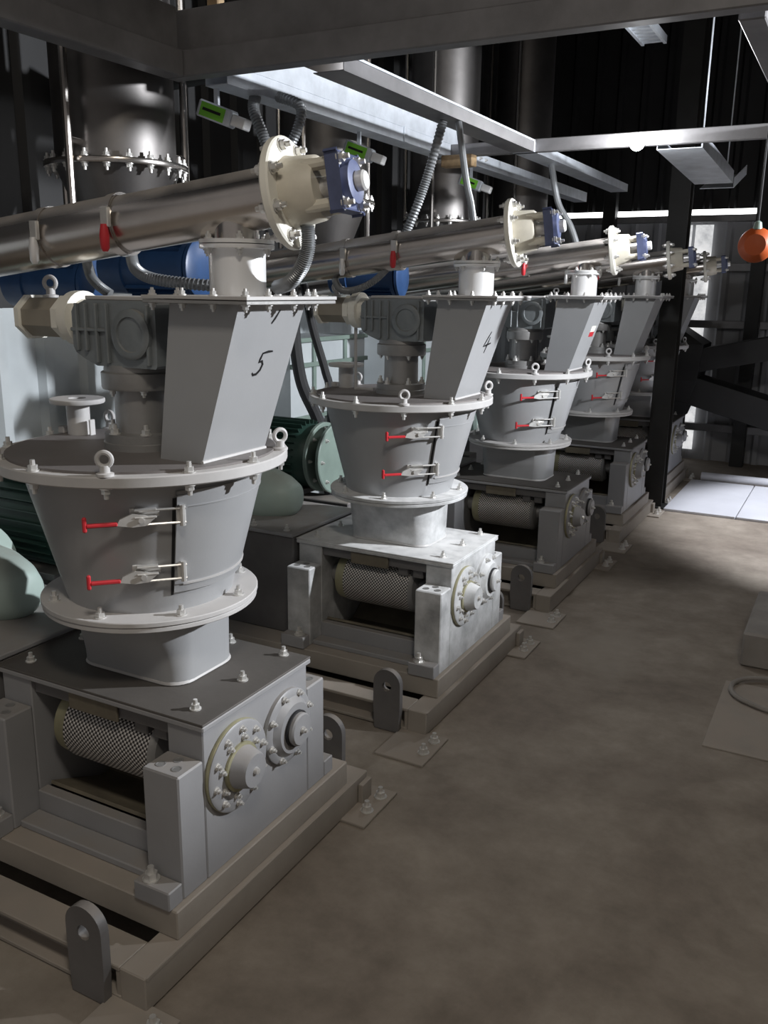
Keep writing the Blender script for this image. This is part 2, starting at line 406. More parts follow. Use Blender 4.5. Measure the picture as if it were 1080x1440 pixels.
    B().lathe([(.062, .364), (.056, .372), (.047, .405), (.043, .412), (.0, .412)], 32, Matrix.Translation((0, -.107, .43)) @ RX, False).obj('shaft_hub', 'paint', cv)
    B().lathe([(.064, .3641), (.064, .371), (.056, .3725)], 32, Matrix.Translation((0, -.107, .43)) @ RX, False).obj('hub_ring', 'brass', cv)
    B().lathe([(.010, .412), (.008, .420), (.0, .421)], 12, Matrix.Translation((0, -.107, .43)) @ RX, False).obj('grease_nipple', 'bolt', cv)
    cv2 = B().lathe([(.106, .347), (.106, .358), (.100, .362), (.085, .364), (.070, .380), (.0, .380)], 48, Matrix.Translation((0, .119, .435)) @ RX, False).obj('bearing_cover', 'paint', t)
    B().lathe([(.046, .380), (.046, .398), (.042, .403), (.0, .403)], 32, Matrix.Translation((0, .119, .435)) @ RX, False).obj('shaft_cap', 'paint', cv2)
    B().lathe([(.047, .3801), (.051, .381), (.051, .388), (.0465, .389)], 32, Matrix.Translation((0, .119, .435)) @ RX, False).obj('cap_ring', 'rubber', cv2)
    put(BOLT_S, 'bolt', (.403, .119, .435), (0, PI/2, 0), cv2)
    for c, par, rr, nn, ph in (((-.107, .43), cv, .098, 10, .2), ((-.107, .43), cv, .076, 8, .55), ((.119, .435), cv2, .094, 8, .3)):
        for i in range(nn):
            a = 2*PI*i/nn+ph
            put(BOLT_S, 'bolt', (.363, c[0]+rr*math.cos(a), c[1]+rr*math.sin(a)), (0, PI/2, 0), par)
    # cover plate
    cp = bx((-.355, .356), (-.235, .235), (.575, .590), .003).obj('cover_plate', 'paint', t)
    bx((-.355, .356), (-.235, .235), (.590, .596), .002).obj('cover_sheet', 'cover', cp)
    for bxx in (-.29, .285):
        for by in (-.175, .015, .205): put(BOLT, 'bolt', (bxx, by, .596), None, cp)
    for bxx in (-.1, .1): put(BOLT, 'bolt', (bxx, .205, .596), None, cp)
    # --- drive side
    gb = bx((-.80, -.36), (-.25, .25), (.172, .60), .006).obj('gear_case', 'paint_dark', t)
    bx((-.80, -.355), (-.262, .262), (.60, .615), .003).obj('gear_case_lid', 'paint', gb)
    for bxx in (-.75, -.58, -.41): put(BOLT, 'bolt', (bxx, -.22, .615), None, gb)
    T = Matrix.Translation((0, .02, .69)) @ RX
    dm = B().lathe([(.125, -1.02), (.13, -.78), (.13, -.72), (.122, -.65), (.10, -.58), (.072, -.53), (.05, -.515)], 40, T).obj('bell_housing', 'green', t)
    B().lathe([(.12, -.81), (.19, -.81), (.19, -.782), (.12, -.782)], 40, T).obj('housing_flange', 'green', dm)
    for i in range(8):
        a = 2*PI*i/8+.3; put(BOLT, 'bolt', (-.782, .02+.165*math.cos(a), .69+.165*math.sin(a)), (0, PI/2, 0), dm)
    T = Matrix.Translation((0, .44, .80)) @ RX
    mo = B().lathe([(.10, -1.12), (.15, -1.10), (.155, -1.0), (.155, -.70), (.14, -.67), (.06, -.665)], 40, T).obj('drive_motor', 'dgreen', t)
    for i in range(30):
        a = 2*PI*i/30
        b = B(); b.box((-1.0, -.72), (-.002, .002), (.150, .176), 0, Matrix.Translation((0, .44, .80)) @ Matrix.Rotation(a, 4, 'X'))
        b.obj('cooling_fin', 'dgreen', mo)
    for xx in (-.655, -.585):
        cpn = B().lathe([(.05, xx), (.165, xx), (.17, xx+.004), (.17, xx+.018), (.165, xx+.022), (.05, xx+.022)], 40, T).obj('coupling_flange', 'midgreen', t)
        for i in range(8):
            a = 2*PI*i/8; put(BOLT_S, 'bolt', (xx+.022, .44+.14*math.cos(a), .80+.14*math.sin(a)), (0, PI/2, 0), cpn)
    B().lathe([(.07, -.634), (.07, -.585)], 20, T).obj('coupling_sleeve', 'rubber', t)
    bx((-1.1, -.42), (.30, .42), (.172, .62), .004).obj('motor_stand', 'paint_dark', t)
    bx((-1.1, -.70), (.28, .60), (.62, .645), .003).obj('motor_plate', 'paint_dark', t)
    # --- neck and hopper
    def circ(r, z, n=28):
        out = []
        base_r = rrect(0, 0, .18, .125, .06, 0)
        for p in base_r:
            a = math.atan2(p.y, p.x); out.append(Vector((r*math.cos(a), r*math.sin(a), z)))
        return out
    bot = rrect(0, .012, .178, .125, .06, .596); top = circ(.203, .786)
    rings = [[p.lerp(q, (3*u*u-2*u**3)) for p, q in zip(bot, top)] for u in (0, .2, .4, .6, .8, 1)]
    for rg, u in zip(rings, (0, .2, .4, .6, .8, 1)):
        for p in rg: p.z = .596+.19*u
    B().loft(rings).obj('neck', 'hopper', t)
    wb = B(); wp = rrect(0, .012, .181, .128, .06, .599); wb.loft([[p for p in wp], [p*1.0+Vector((-.004 if p.x > 0 else .004, 0, .007)) for p in wp]]); wb.obj('weld_bead', 'flange', t)
    lf = B().lathe([(.19, .786), (.278, .786), (.280, .788), (.280, .797), (.278, .799), (.19, .799)], 64).obj('lower_flange', 'flange', t)
    B().lathe([(.19, .8005), (.281, .8005), (.283, .8025), (.283, .812), (.281, .814), (.19, .814)], 64).obj('flange_ring', 'flange', lf)
    for i in range(8):
        a = 2*PI*i/8-.55; put(BOLT, 'bolt', (.252*math.cos(a), .252*math.sin(a), .814), None, lf)
    B().lathe([(coneR(.814), .814), (coneR(1.165), 1.165)], 72).obj('hopper_body', 'hopper', t)
    uf = B().lathe([(.29, 1.163), (.366, 1.163), (.369, 1.166), (.369, 1.187), (.366, 1.190), (.29, 1.190)], 72).obj('upper_flange', 'flange', t)
    lid = B().lathe([(.338, 1.190), (.338, 1.196), (.0, 1.196)], 64, None, False).obj('lid', 'lid', t)
    for i in range(12):
        a = 2*PI*i/12+.14-PI/4-.42
        if i in (0, 3, 7): put(EYE, 'eyebolt', (.352*math.cos(a), .352*math.sin(a), 1.190), (0, 0, a+.5+(1.1 if i == 0 else 0)), uf)
        else: put(BOLT, 'bolt', (.352*math.cos(a), .352*math.sin(a), 1.190), None, uf)
        put(BOLT, 'bolt', (.352*math.cos(a), .352*math.sin(a), 1.163), (PI, 0, 0), uf)
    # door
    a0, a1 = math.radians(-34), math.radians(62)
    def shell(z0, z1, o0, o1, b0, b1, seg=26):
        b = B(); prof = [(coneR(z0)+o0, z0), (coneR(z0)+o1, z0), (coneR(z1)+o1, z1), (coneR(z1)+o0, z1), (coneR(z0)+o0, z0)]
        b.lathe(prof, seg, None, True, b0, b1)
        return b
    door = shell(.868, 1.138, -.001, .007, a0, a1).obj('hatch_door', 'hopper', t)
    shell(.892, 1.128, .0065, .0105, a0, a0+math.radians(5), 4).obj('edge_strip', 'hopper', door)
    shell(.888, .8935, .0065, .0105, a0+math.radians(5), a1).obj('lower_rib', 'flange', door)
    shell(1.096, 1.099, .0065, .009, a0+math.radians(5), a1).obj('upper_rib', 'hopper', door)
    shell(.86, 1.12, -.001, .0018, a0-math.radians(1.6), a0, 3).obj('seal', 'rubber', door)
    for zz in (.93, 1.07):
        b = B(); rr = coneR(zz)+.012; b.cyl((rr*math.cos(a1), rr*math.sin(a1), zz-.03), ((rr+.008)*math.cos(a1), (rr+.008)*math.sin(a1), zz+.03), .011, None, 10)
        b.obj('hinge', 'flange', door)
    # toggle latches
    az = math.radians(-44)
    nv = Vector((math.cos(az), math.sin(az), 0)); tv = Vector((-math.sin(az), math.cos(az), 0))
    for zz in (1.075, .925):
        o3 = nv*(coneR(zz)+.001)+Vector((0, 0, zz))
        mt = Matrix(((tv.x, 0, nv.x, o3.x), (tv.y, 0, nv.y, o3.y), (0, 1, 0, o3.z), (0, 0, 0, 1)))   # local x = along, y = up, z = out
        b = B(); b.box((-.055, .012), (.004, .026), (.0, .004), .001, mt); b.box((-.045, .005), (.004, .008), (.004, .022), .001, mt); b.box((-.045, .005), (.022, .026), (.004, .022), .001, mt)
        lt = b.obj('latch', 'bolt', t)
        b = B(); b.prism([(-.085, -.010), (-.078, .004), (-.050, .016), (-.02, .010), (.0, .002), (-.02, -.014), (-.05, -.016)], .012, .020, mt); b.cyl(mt @ Vector((-.03, .0, .005)), mt @ Vector((-.03, .0, .026)), .007, None, 8)
        b.obj('lever', 'bolt', lt)
        for dy in (.022, -.012):
            b = B(); b.cyl(mt @ Vector((-.035, dy, .016)), mt @ Vector((.072, dy, .014)), .0032, None, 6); b.obj('hook_rod', 'bolt', lt)
        b = B(); b.box((.050, .072), (-.014, .026), (-.012, .012), .002, mt); b.cyl(mt @ Vector((.064, -.02, .014)), mt @ Vector((.064, .03, .014)), .007, None, 8); b.obj('keeper', 'bolt', lt)
        b = B(); b.box((-.152, -.082), (-.012, -.002), (.010, .022), .003, mt); b.box((-.160, -.150), (-.022, .014), (.010, .022), .003, mt); b.obj('handle', 'red', lt)
    # --- agitator drive on the lid
    cl = B().lathe([(.100, 1.196), (.100, 1.212), (.096, 1.214), (.096, 1.236), (.068, 1.238), (.067, 1.345), (.095, 1.347), (.097, 1.352), (.097, 1.388), (.090, 1.392), (.088, 1.408), (.06, 1.410)], 40).obj('drive_column', 'cast', t)
    for i in range(6):
        a = 2*PI*i/6+.3; put(BOLT, 'bolt', (.084*math.cos(a), .084*math.sin(a), 1.236), None, cl); put(BOLT_S, 'bolt', (.083*math.cos(a), .083*math.sin(a), 1.347), (PI, 0, 0), cl)
    g = B(); prof = [(-.10, 1.420), (-.06, 1.405), (.13, 1.405), (.135, 1.412), (.135, 1.556), (.128, 1.564), (-.09, 1.564), (-.13, 1.548), (-.138, 1.535), (-.138, 1.450), (-.13, 1.436)]
    g.prism([(p[0], p[1]) for p in prof], -.085, .085, Matrix(((1, 0, 0, 0), (0, 0, 1, 0), (0, 1, 0, 0), (0, 0, 0, 1))))
    gear = g.obj('gearbox', 'gear', t)
    for xx in (-.115, -.085, -.05, -.015, .115):
        bx((xx-.004, xx+.004), (-.096, -.085), (1.412 if xx > -.06 else 1.44, 1.556), .002).obj('rib', 'gear', gear)
    bx((-.138, -.02), (-.093, -.085), (1.488, 1.497), .002).obj('rib', 'gear', gear)
    RY = Matrix(((1, 0, 0, 0), (0, 0, -1, 0), (0, 1, 0, 0), (0, 0, 0, 1)))
    T = Matrix.Translation((.065, 0, 1.485)) @ RY
    B().lathe([(.060, .085), (.060, .098), (.054, .101), (.042, .101), (.040, .096), (.0, .096)], 36, T, False).obj('end_cover', 'gear', gear)
    bx((-.10, .12), (-.075, .075), (1.564, 1.574), .002).obj('gearbox_lid', 'flange', gear)
    # cream motor, lies along -x
    def octo(x, r): return [Vector((x, r*math.cos(2*PI*i/8+PI/8), 1.515+r*.9*math.sin(2*PI*i/8+PI/8))) for i in range(8)]
    mo = B().loft([octo(-.36, .060), octo(-.225, .060)]).obj('agitator_motor', 'barrel', t)
    B().loft([octo(-.378, .056), octo(-.373, .068), octo(-.358, .068), octo(-.354, .056)]).obj('end_shield', 'white', mo)
    B().loft([octo(-.240, .056), octo(-.238, .068), octo(-.216, .068), octo(-.212, .056)]).obj('end_shield', 'white', mo)
    B().lathe([(.05, -.213), (.070, -.210), (.070, -.180), (.05, -.178), (.045, -.138)], 28, Matrix.Translation((0, 0, 1.515)) @ RX).obj('motor_flange', 'white', mo)
    put(EYE, 'eyebolt', (-.30, 0, 1.566), (0, 0, .4), mo)
    # nozzle
    nz = B().lathe([(.031, 1.196), (.031, 1.282), (.072, 1.283), (.074, 1.286), (.074, 1.294), (.072, 1.296), (.024, 1.296), (.024, 1.25)], 32, Matrix.Translation((-.285, .05, 0)), False).obj('nozzle', 'flange', t)
    bx((-.347, -.325), (.03, .06), (1.196, 1.215), .002).obj('lug', 'flange', nz)
    bx((-.238, -.232), (.04, .06), (1.196, 1.24), .002).obj('gusset', 'flange', nz)
    # --- feed chute
    b = B()
    r0 = [Vector(p) for p in ((.155, -.112, 1.194), (.282, -.112, 1.194), (.282, .135, 1.194), (.155, .135, 1.194))]
    r1 = [Vector(p) for p in ((.205, -.112, 1.562), (.402, -.112, 1.562), (.402, .150, 1.562), (.205, .150, 1.562))]
    b.loft([r0, r1]); ch = b.obj('feed_chute', 'hopper', t, True)
    b = B(); b.tube([(.284, -.114, 1.199), (.284, .01, 1.199), (.284, .137, 1.199)], .005, 6); b.obj('weld_bead', 'flange', ch)
    tp = bx((.160, .452), (-.152, .212), (1.5625, 1.5705), .001).obj('top_flange', 'cast', t)
    bx((.158, .454), (-.154, .214), (1.572, 1.580), .001).obj('top_plate', 'flange', tp)
    for x, y in [(.176+.087*i, -.136) for i in range(4)]+[(.436, -.05), (.436, .05), (.436, .14)]+[(.176, -.05), (.176, .1)]+[(.20+.09*i, .197) for i in range(3)]:
        put(BOLT_S, 'bolt', (x, y, 1.580), None, tp); put(BOLT_S, 'bolt', (x, y, 1.5625), (PI, 0, 0), tp)
    it = B().lathe([(.066, 1.580), (.066, 1.684), (.086, 1.685), (.087, 1.688), (.087, 1.694), (.05, 1.694)], 40, Matrix.Translation((.30, .02, 0))).obj('inlet_pipe', 'steel_b', t)
    for i in range(6):
        a = 2*PI*i/6+.2; put(BOLT_S, 'bolt', (.30+.077*math.cos(a), .02+.077*math.sin(a), 1.685), (PI, 0, 0), it)
    return t, ch

G0, CH0 = make_granulator()
GR = [G0]
for k in range(1, 5):
    c = copy_tree(G0, None, () if k < 2 else ('cap_screw', 'cooling_fin')); c.location = (AX, AY+k*S, 0); GR.append(c)
LBL = ['grey roller granulator with a handwritten 5 on its feed chute',
       'grey roller granulator with a handwritten 4 on its feed chute, white powder on its press',
       'grey roller granulator with a small red and white sticker on its chute',
       'grey roller granulator between the stickered one and the one behind the dark column',
       'grey roller granulator mostly hidden behind the dark steel column']
for g, l in zip(GR, LBL): g['label'] = l
def child(g, nm): return [c for c in g.children if c.name.split('.')[0] == nm]
# powder lies on the press marked 4
for nm in ('cover_plate', 'bearing_cover', 'post', 'side_housing', 'lower_flange', 'neck'):
    for c in child(GR[1], nm):
        for o in [c]+[q for q in c.children if q.name.split('.')[0] in ('flange_ring', 'shaft_hub', 'shaft_cap', 'cover_sheet')]:
            o.data = o.data.copy(); o.data.materials[0] = M['paint_dusty']
# writing on the chute faces (aisle side)
def strokes(name, polys, g, width=.004, m='ink'):
    ch = child(g, 'feed_chute')[0]
    # face through (.282,y,1.194) and (.402,y,1.562)
    def P3(u, v, o=.0012):
        x = .282+(v-1.194)*(.12/.368); return Vector((x+o*.95, u, v-o*.3))
    b = B()
    for pl in polys:
        rings = []
        for i, (u, v) in enumerate(pl):
            a = Vector(pl[max(0, i-1)]); c = Vector(pl[min(len(pl)-1, i+1)]); d = (c-a).normalized(); n = Vector((-d.y, d.x))*width*(.6 if i in (0, len(pl)-1) else 1)
            rings.append([P3(u+n.x, v+n.y), P3(u-n.x, v-n.y), P3(u-n.x, v-n.y, .0002), P3(u+n.x, v+n.y, .0002)])
        b.loft(rings)
    return b.obj(name, m, ch)
five = [[(-.012, 1.432), (.022, 1.437), (.048, 1.437)], [(-.010, 1.433), (-.018, 1.412), (-.022, 1.402), (-.004, 1.404), (.004, 1.392), (-.004, 1.372), (-.022, 1.358), (-.040, 1.356), (-.048, 1.364)]]
five = [[(u*.66+.03, (v-1.397)*.66+1.425) for u, v in pl] for pl in five]
strokes('number_five', five, GR[0], .003)
strokes('tick_mark', [[(.05, 1.548), (.038, 1.53), (.028, 1.518)]], GR[0], .003)
four = [[(.055, 1.452), (.035, 1.425), (.018, 1.398), (.045, 1.402), (.085, 1.408)], [(.060, 1.432), (.052, 1.400), (.046, 1.372)]]
strokes('number_four', [[(u-.02, v-.005) for u, v in pl] for pl in four], GR[1], .004)
def decal(name, u0, u1, v0, v1, g, m):
    ch = child(g, 'feed_chute')[0]; b = B()
    def P3(u, v, o): return Vector((.282+(v-1.194)*(.12/.368)+o*.95, u, v-o*.3))
    b.loft([[P3(u0, v0, o), P3(u1, v0, o), P3(u1, v1, o), P3(u0, v1, o)] for o in (.0002, .0012)])
    return b.obj(name, m, ch)
decal('sticker', .02, .10, 1.37, 1.395, GR[2], 'red'); decal('sticker', .02, .10, 1.395, 1.425, GR[2], 'white')
# rod beside the nozzle of the press marked 4
rb = B().cyl((-.21, .0, 1.196), (-.21, .0, 1.46), .007, None, 8); rb.box((-.215, -.13), (-.006, .006), (1.196, 1.206), .001); rb.obj('gauge_rod', 'flange', GR[1])

# ------------------------------------------------------------------ screw conveyors
PH, INC = math.radians(8), math.radians(7.8)
def make_conveyor():
    t = thing('screw_conveyor', '', 'conveyor', (AX+.30, AY+.02, 1.785), 0, 'stainless screw conveyors over the granulators')
    d = Vector((math.cos(PH)*math.cos(INC), math.sin(PH)*math.cos(INC), math.sin(INC)))
    q = d.to_track_quat('Z', 'X').to_matrix().to_4x4()      # local z along the tube
    rt_ = .067
    tb = B().lathe([(rt_, -2.1), (rt_, .128)], 48, q).obj('conveyor_tube', 'steel', t)
    B().lathe([(rt_+.0015, -1.05), (rt_+.0035, -1.05), (rt_+.0035, -.30), (rt_+.0015, -.30)], 48, q).obj('tube_shell', 'steel', tb)
    hf = B().lathe([(.05, .125), (.118, .125), (.122, .129), (.122, .143), (.118, .147), (.05, .147)], 48, q).obj('head_flange', 'white', t)
    for i in range(8):
        a = 2*PI*i/8+.35; p = q @ Vector((.103*math.cos(a), .103*math.sin(a), .147)); put(BOLT, 'bolt', p, q.to_euler(), hf)
        p = q @ Vector((.103*math.cos(a), .103*math.sin(a), .125)); put(BOLT, 'bolt', p, (q @ Matrix.Rotation(PI, 4, 'X')).to_euler(), hf)
    hb = B().lathe([(.080, .147), (.076, .162), (.070, .215), (.064, .222), (.03, .222)], 40, q).obj('bearing_housing', 'white2', t)
    for i in range(4):
        a = PI/2*i+PI/4; b = B(); b.cyl(q @ Vector((.06*math.cos(a), .06*math.sin(a), .195)), q @ Vector((.06*math.cos(a), .06*math.sin(a), .262)), .013, None, 10); b.obj('standoff', 'white2', hb)
    B().lathe([(.022, .222), (.022, .32), (.018, .325)], 16, q).obj('shaft', 'steel_b', t)
    bb = B().box((-.060, .060), (-.060, .060), (.263, .283), .012, q); bb.lathe([(.05, .283), (.046, .300), (.03, .304)], 24, q)
    bl = bb.obj('flange_bearing', 'bluegrey', t)
    for i in range(4):
        a = PI/2*i+PI/4; put(BOLT, 'bolt', q @ Vector((.066*math.cos(a), .066*math.sin(a), .283)), q.to_euler(), bl)
    sp = B().lathe([(.052, -.088), (.052, .0)], 36, None).obj('outlet_spout', 'steel', t)
    sf = B().lathe([(.05, -.089), (.087, -.089), (.087, -.080), (.05, -.080)], 36, None).obj('spout_flange', 'steel_b', t)
    for i in range(6):
        a = 2*PI*i/6+.2; put(BOLT_S, 'bolt', (.077*math.cos(a), .077*math.sin(a), -.080), None, sf)
    # over-centre clips with hanging grips
    for s_, mm in ((-.315, 'red'), (-.525, 'steel_b')):
        m4 = q @ Matrix.Translation((0, 0, s_))
        cb = B(); cb.lathe([(rt_+.004, -.012), (rt_+.007, -.012), (rt_+.007, .012), (rt_+.004, .012), (rt_+.004, -.012)], 36, m4); cl = cb.obj('clip_band', 'steel', t)
        c = d*s_; o3 = Vector((.25, -.968, 0))*(rt_+.012)
        b = B(); b.box((-.012, .012), (-.006, .006), (-.01, .035), .002, Matrix.Translation(c+o3)); b.obj('clip_lever', 'bolt', cl)
        b = B(); pts = [c+o3+Vector((0, -.004, z)) for z in (-.008, -.03, -.062)]; b.lathe([(.006, -.066), (.011, -.058), (.012, -.03), (.008, -.004)], 12, Matrix.Translation(c+o3+Vector((0, -.006, 0)))); b.obj('clip_grip', mm, cl)
    return t, d
C0, CD = make_conveyor()
CN = [C0]
for k in range(1, 5):
    c = copy_tree(C0); c.location = (AX+.30, AY+.02+k*S, 1.785); CN.append(c)
for c, l in zip(CN, ('stainless screw conveyor over the chute with the handwritten 5', 'stainless screw conveyor over the powder-dusted granulator',
                     'stainless screw conveyor feeding the granulator with the red sticker', 'stainless screw conveyor feeding the granulator behind the stickered one',
                     'stainless screw conveyor with its head behind the dark column')): c['label'] = l

# ------------------------------------------------------------------ overhead bins
def make_bin():
    t = thing('storage_bin', '', 'bin', (AX-.928, AY+.919, 2.022), 0, 'stainless storage bins behind the conveyors')
    B().lathe([(.218, .012), (.218, 1.6)], 48).obj('bin_shell', 'steel_d', t)
    B().lathe([(.10, -.30), (.11, -.27), (.218, -.008)], 48).obj('bin_cone', 'steel_d', t)
    f = B().lathe([(.2, -.008), (.258, -.008), (.260, -.004), (.260, .008), (.258, .012), (.2, .012)], 48).obj('bin_flange', 'steel', t)
    for i in range(20):
        a = 2*PI*i/20; put(BOLT, 'bolt', (.245*math.cos(a), .245*math.sin(a), .012), None, f); put(BOLT, 'bolt', (.245*math.cos(a), .245*math.sin(a), -.008), (PI, 0, 0), f)
    for a in (1.2, 3.1, 4.9):
        b = B(); b.cyl((.285*math.cos(a), .285*math.sin(a), -.22), (.285*math.cos(a), .285*math.sin(a), 2.57), .014, None, 10); b.obj('hanger_rod', 'steel', t)
        b = B(); b.cyl((.20*math.cos(a), .20*math.sin(a), .06), (.29*math.cos(a), .29*math.sin(a), .06), .012, None, 8); b.obj('bracket', 'steel', t)
    return t
b0 = make_bin(); bins = [b0]
for k in range(1, 4):
    c = copy_tree(b0); c.location = (AX-.928, AY+.919+k*S, 2.022); bins.append(c)
for c, l in zip(bins, ('stainless bin with bolted flange behind the dark slanting pipe', 'stainless bin behind the conveyor of the powder-dusted granulator',
                       'stainless bin with bolted flange above the conveyor of the stickered granulator', 'stainless bin with bolted flange nearest the back wall')): c['label'] = l

# ------------------------------------------------------------------ steelwork overhead
def beam(name, parts, m, label, cat='beam', group=None):
    b = B()
    for p in parts: b.box(*p)
    o = b.obj(name, m); tag(o, label, cat, group); return o
beam('steel_beam', [((-2.26, -.30), (2.60, 2.66), (2.30, 2.385), .004), ((-2.26, -.30), (2.63, 2.70), (2.385, 2.52), .004)], 'beam', 'wide grey steel cross beam in front of the galvanised cable trays')
beam('steel_beam', [((-2.26, -2.18), (-.6, 2.598), (2.30, 2.385), .004), ((-2.24, -2.20), (-.6, 2.598), (2.385, 2.52), .004)], 'beam', 'grey steel beam meeting the cross beam at the corner above granulator 5')
beam('steel_beam', [((-.40, -.33), (2.72, 7.2), (2.30, 2.36), .004)], 'beam', 'grey steel beam running down the aisle beside the sheet duct')
beam('steel_beam', [((-2.26, -.405), (4.70, 4.74), (2.30, 2.365), .003)], 'beam', 'slim steel cross beam carrying the glowing bulb')
pp = B().cyl((-3.19, 3.0, 2.385), (-2.27, 3.0, 2.43), .05, None, 20).obj('steel_pipe', 'beam_d'); tag(pp, 'dark round pipe slanting up under the corner beam', 'pipe')
# cable trays
t1 = thing('cable_tray', 'long bright galvanised cable tray hanging above the conveyor heads', 'cable tray', (-2.16, 2.75, 2.30))
b = B(); b.box((-.05, .05), (0, 4.65), (0, .003), 0); b.box((.047, .05), (0, 4.65), (.003, .072), 0); b.box((-.05, -.047), (0, 4.65), (.003, .072), 0); b.obj('tray_channel', 'galv', t1)
bx((.0505, .053), (0.02, 2.05), (.066, .155), 0).obj('upper_plate', 'galv', t1)
sp = bx((.0505, .0535), (1.95, 2.55), (.005, .070), 0).obj('splice_plate', 'galv', t1)
for i in range(6): put(BOLT_S, 'bolt', (.0535, 2.02+.085*i, .045), (0, PI/2, 0), sp)
bx((.0505, .058), (1.38, 1.42), (.0, .07), .001).obj('clip', 'galv', t1)
t2 = thing('cable_tray', 'second galvanised cable tray running beside the long bright one', 'cable tray', (-1.69, 2.75, 2.30))
b = B(); b.box((-.06, .06), (0, 1.93), (.0, .003), 0); b.box((.057, .06), (0, 1.93), (.003, .05), 0); b.obj('tray_channel', 'beam', t2)  # near length in dark beam steel, its shade put into the colour
b = B(); b.box((-.06, .06), (1.932, 4.0), (.0, .003), 0); b.box((.057, .06), (1.932, 4.0), (.003, .05), 0); b.obj('tray_channel', 'galv', t2)
bx((.06, .066), (0, 1.93), (.048, .056), 0).obj('tray_lip', 'galv', t2)
# sheet duct
t3 = thing('sheet_duct', 'open galvanised sheet duct hanging below the slim cross beam', 'duct', (-.92, 4.80, 2.29))
mt = Matrix.Rotation(-.04, 4, 'X')
b = B(); b.box((-.11, .11), (0, 1.15), (0, .003), 0, mt); b.box((-.11, -.107), (0, 1.15), (.003, .07), 0, mt); b.box((.107, .11), (0, 1.15), (.003, .07), 0, mt); b.obj('duct_trough', 'galv', t3)
b = B(); mt = Matrix.Translation((.0, 1.28, -.06)) @ Matrix.Rotation(.25, 4, 'X'); b.box((-.10, .10), (0, .55), (0, .003), 0, mt); b.box((.097, .10), (0, .55), (.003, .06), 0, mt); b.obj('duct_tail', 'galv', t3)
for yy in (.1, 1.0): B().cyl((.09, yy, .0), (.09, yy, 2.31), .004, None, 6).obj('hanger_rod', 'galv', t3)
# cable ladder high up
t4 = thing('cable_ladder', 'short bright cable ladder section high above the aisle', 'cable ladder', (-1.28, 4.9, 2.92))
for xx in (0, .12): bx((xx-.008, xx+.008), (0, .5), (0, .04), 0).obj('side_rail', 'galv', t4)
for xx in (0, .12): B().cyl((xx, .25, .03), (xx, .25, 1.68), .005, None, 6).obj('hanger_rod', 'galv', t4)
for i in range(7): bx((.008, .112), (.03+.07*i, .06+.07*i), (.005, .02), 0).obj('rung', 'galv', t4)
# bulb
lt = thing('bulb_lamp', 'glowing bulb fixed to the slim steel cross beam', 'lamp', (-1.085, 4.66, 2.300))
B().lathe([(.014, -.03), (.03, -.022), (.036, 0), (.026, .022), (.0, .032)], 20, Matrix.Rotation(PI/2, 4, 'X') @ Matrix.Translation((0, 0, .045)), False).obj('bulb', 'bulb', lt)
B().cyl((0, .04, 0), (0, -.02, 0), .016, None, 12).obj('socket', 'white', lt)
pl = bpy.data.lights.new('bulb_light', 'POINT'); pl.energy = 5; pl.shadow_soft_size = .03; pl.color = (.95, .97, 1)
po = bpy.data.objects.new('bulb_light', pl); COL.objects.link(po); po.location = (-1.085, 4.55, 2.26)
# wood blocks
tag(bx((-2.17, -2.12), (2.72, 2.76), (2.53, 2.62), .004).obj('wood_block', 'wood'), 'small wooden block standing on the corner of the steel beams', 'block')
tag(bx((-2.13, -1.95), (4.62, 4.69), (2.24, 2.30), .004).obj('wood_block', 'wood'), 'brown wooden block wedged under the slim cross beam and tray', 'block')

# ------------------------------------------------------------------ actuators with green labels
for k, (x, y, z, l) in enumerate(((-2.20, 2.80, 2.215, 'green labelled aluminium box under the tray end at the corner of the steel beams'),
                                  (-2.17, 3.80, 2.215, 'green labelled aluminium box under the long cable tray near the conveyor of granulator 4'),
                                  (-2.17, 5.14, 2.215, 'green labelled aluminium box under the long cable tray past the slim cross beam'))):
    t = thing('valve_box', l, 'box', (x, y, z), .2, 'green labelled boxes')
    mt = Matrix.Rotation(.35, 4, 'Y')
    b = B(); b.box((-.07, .07), (-.03, .03), (-.03, .03), .006, mt); b.obj('box_body', 'galv', t)
    bx((-.008, .008), (-.008, .008), (.02, .086), 0).obj('hanger', 'galv', t)
    gl = B().box((-.055, .045), (-.0325, -.0305), (-.024, .024), 0, mt).obj('label_plate', 'lime', t)
    B().box((-.045, .030), (-.0335, -.0326), (-.004, .006), 0, mt).obj('print_line', 'ink', gl)
    B().box((.072, .13), (-.028, .028), (-.02, .02), .004, mt).obj('end_cap', 'steel_b', t)

# ------------------------------------------------------------------ conduits
def hose(name, pts, r, m, label, cat='hose', ribs=26, group=None):
    b = B(); b.tube(pts, r, 10, ribs, .10); o = b.obj(name, m); tag(o, label, cat, group); return o
hx, hy, hz = AX+.30, AY+.02, 1.785
def H(pts): return pts
hose('flexible_conduit', [(-1.128, 1.745, 1.735), (-1.130, 1.75, 1.69), (-1.146, 1.75, 1.648), (-1.186, 1.76, 1.612), (-1.25, 1.80, 1.600)], .016, 'conduit', 'ribbed grey conduit looping down from the cream head of the conveyor over granulator 5', ribs=22)
hose('flexible_conduit', [(-2.15, 2.97, 2.30), (-2.144, 2.95, 2.249), (-2.104, 2.95, 2.158), (-2.06, 2.95, 2.06), (-2.0, 2.95, 1.93)], .021, 'conduit', 'ribbed grey conduit rising behind the cream flange of the conveyor over granulator 5', ribs=18)
hose('flexible_conduit', [(-2.10, 3.05, 2.31), (-1.98, 3.02, 2.26), (-1.985, 3.0, 2.171), (-2.04, 3.0, 2.09), (-2.10, 3.0, 1.98)], .019, 'conduit', 'ribbed grey conduit crossing behind the one at the cream flange', ribs=18)
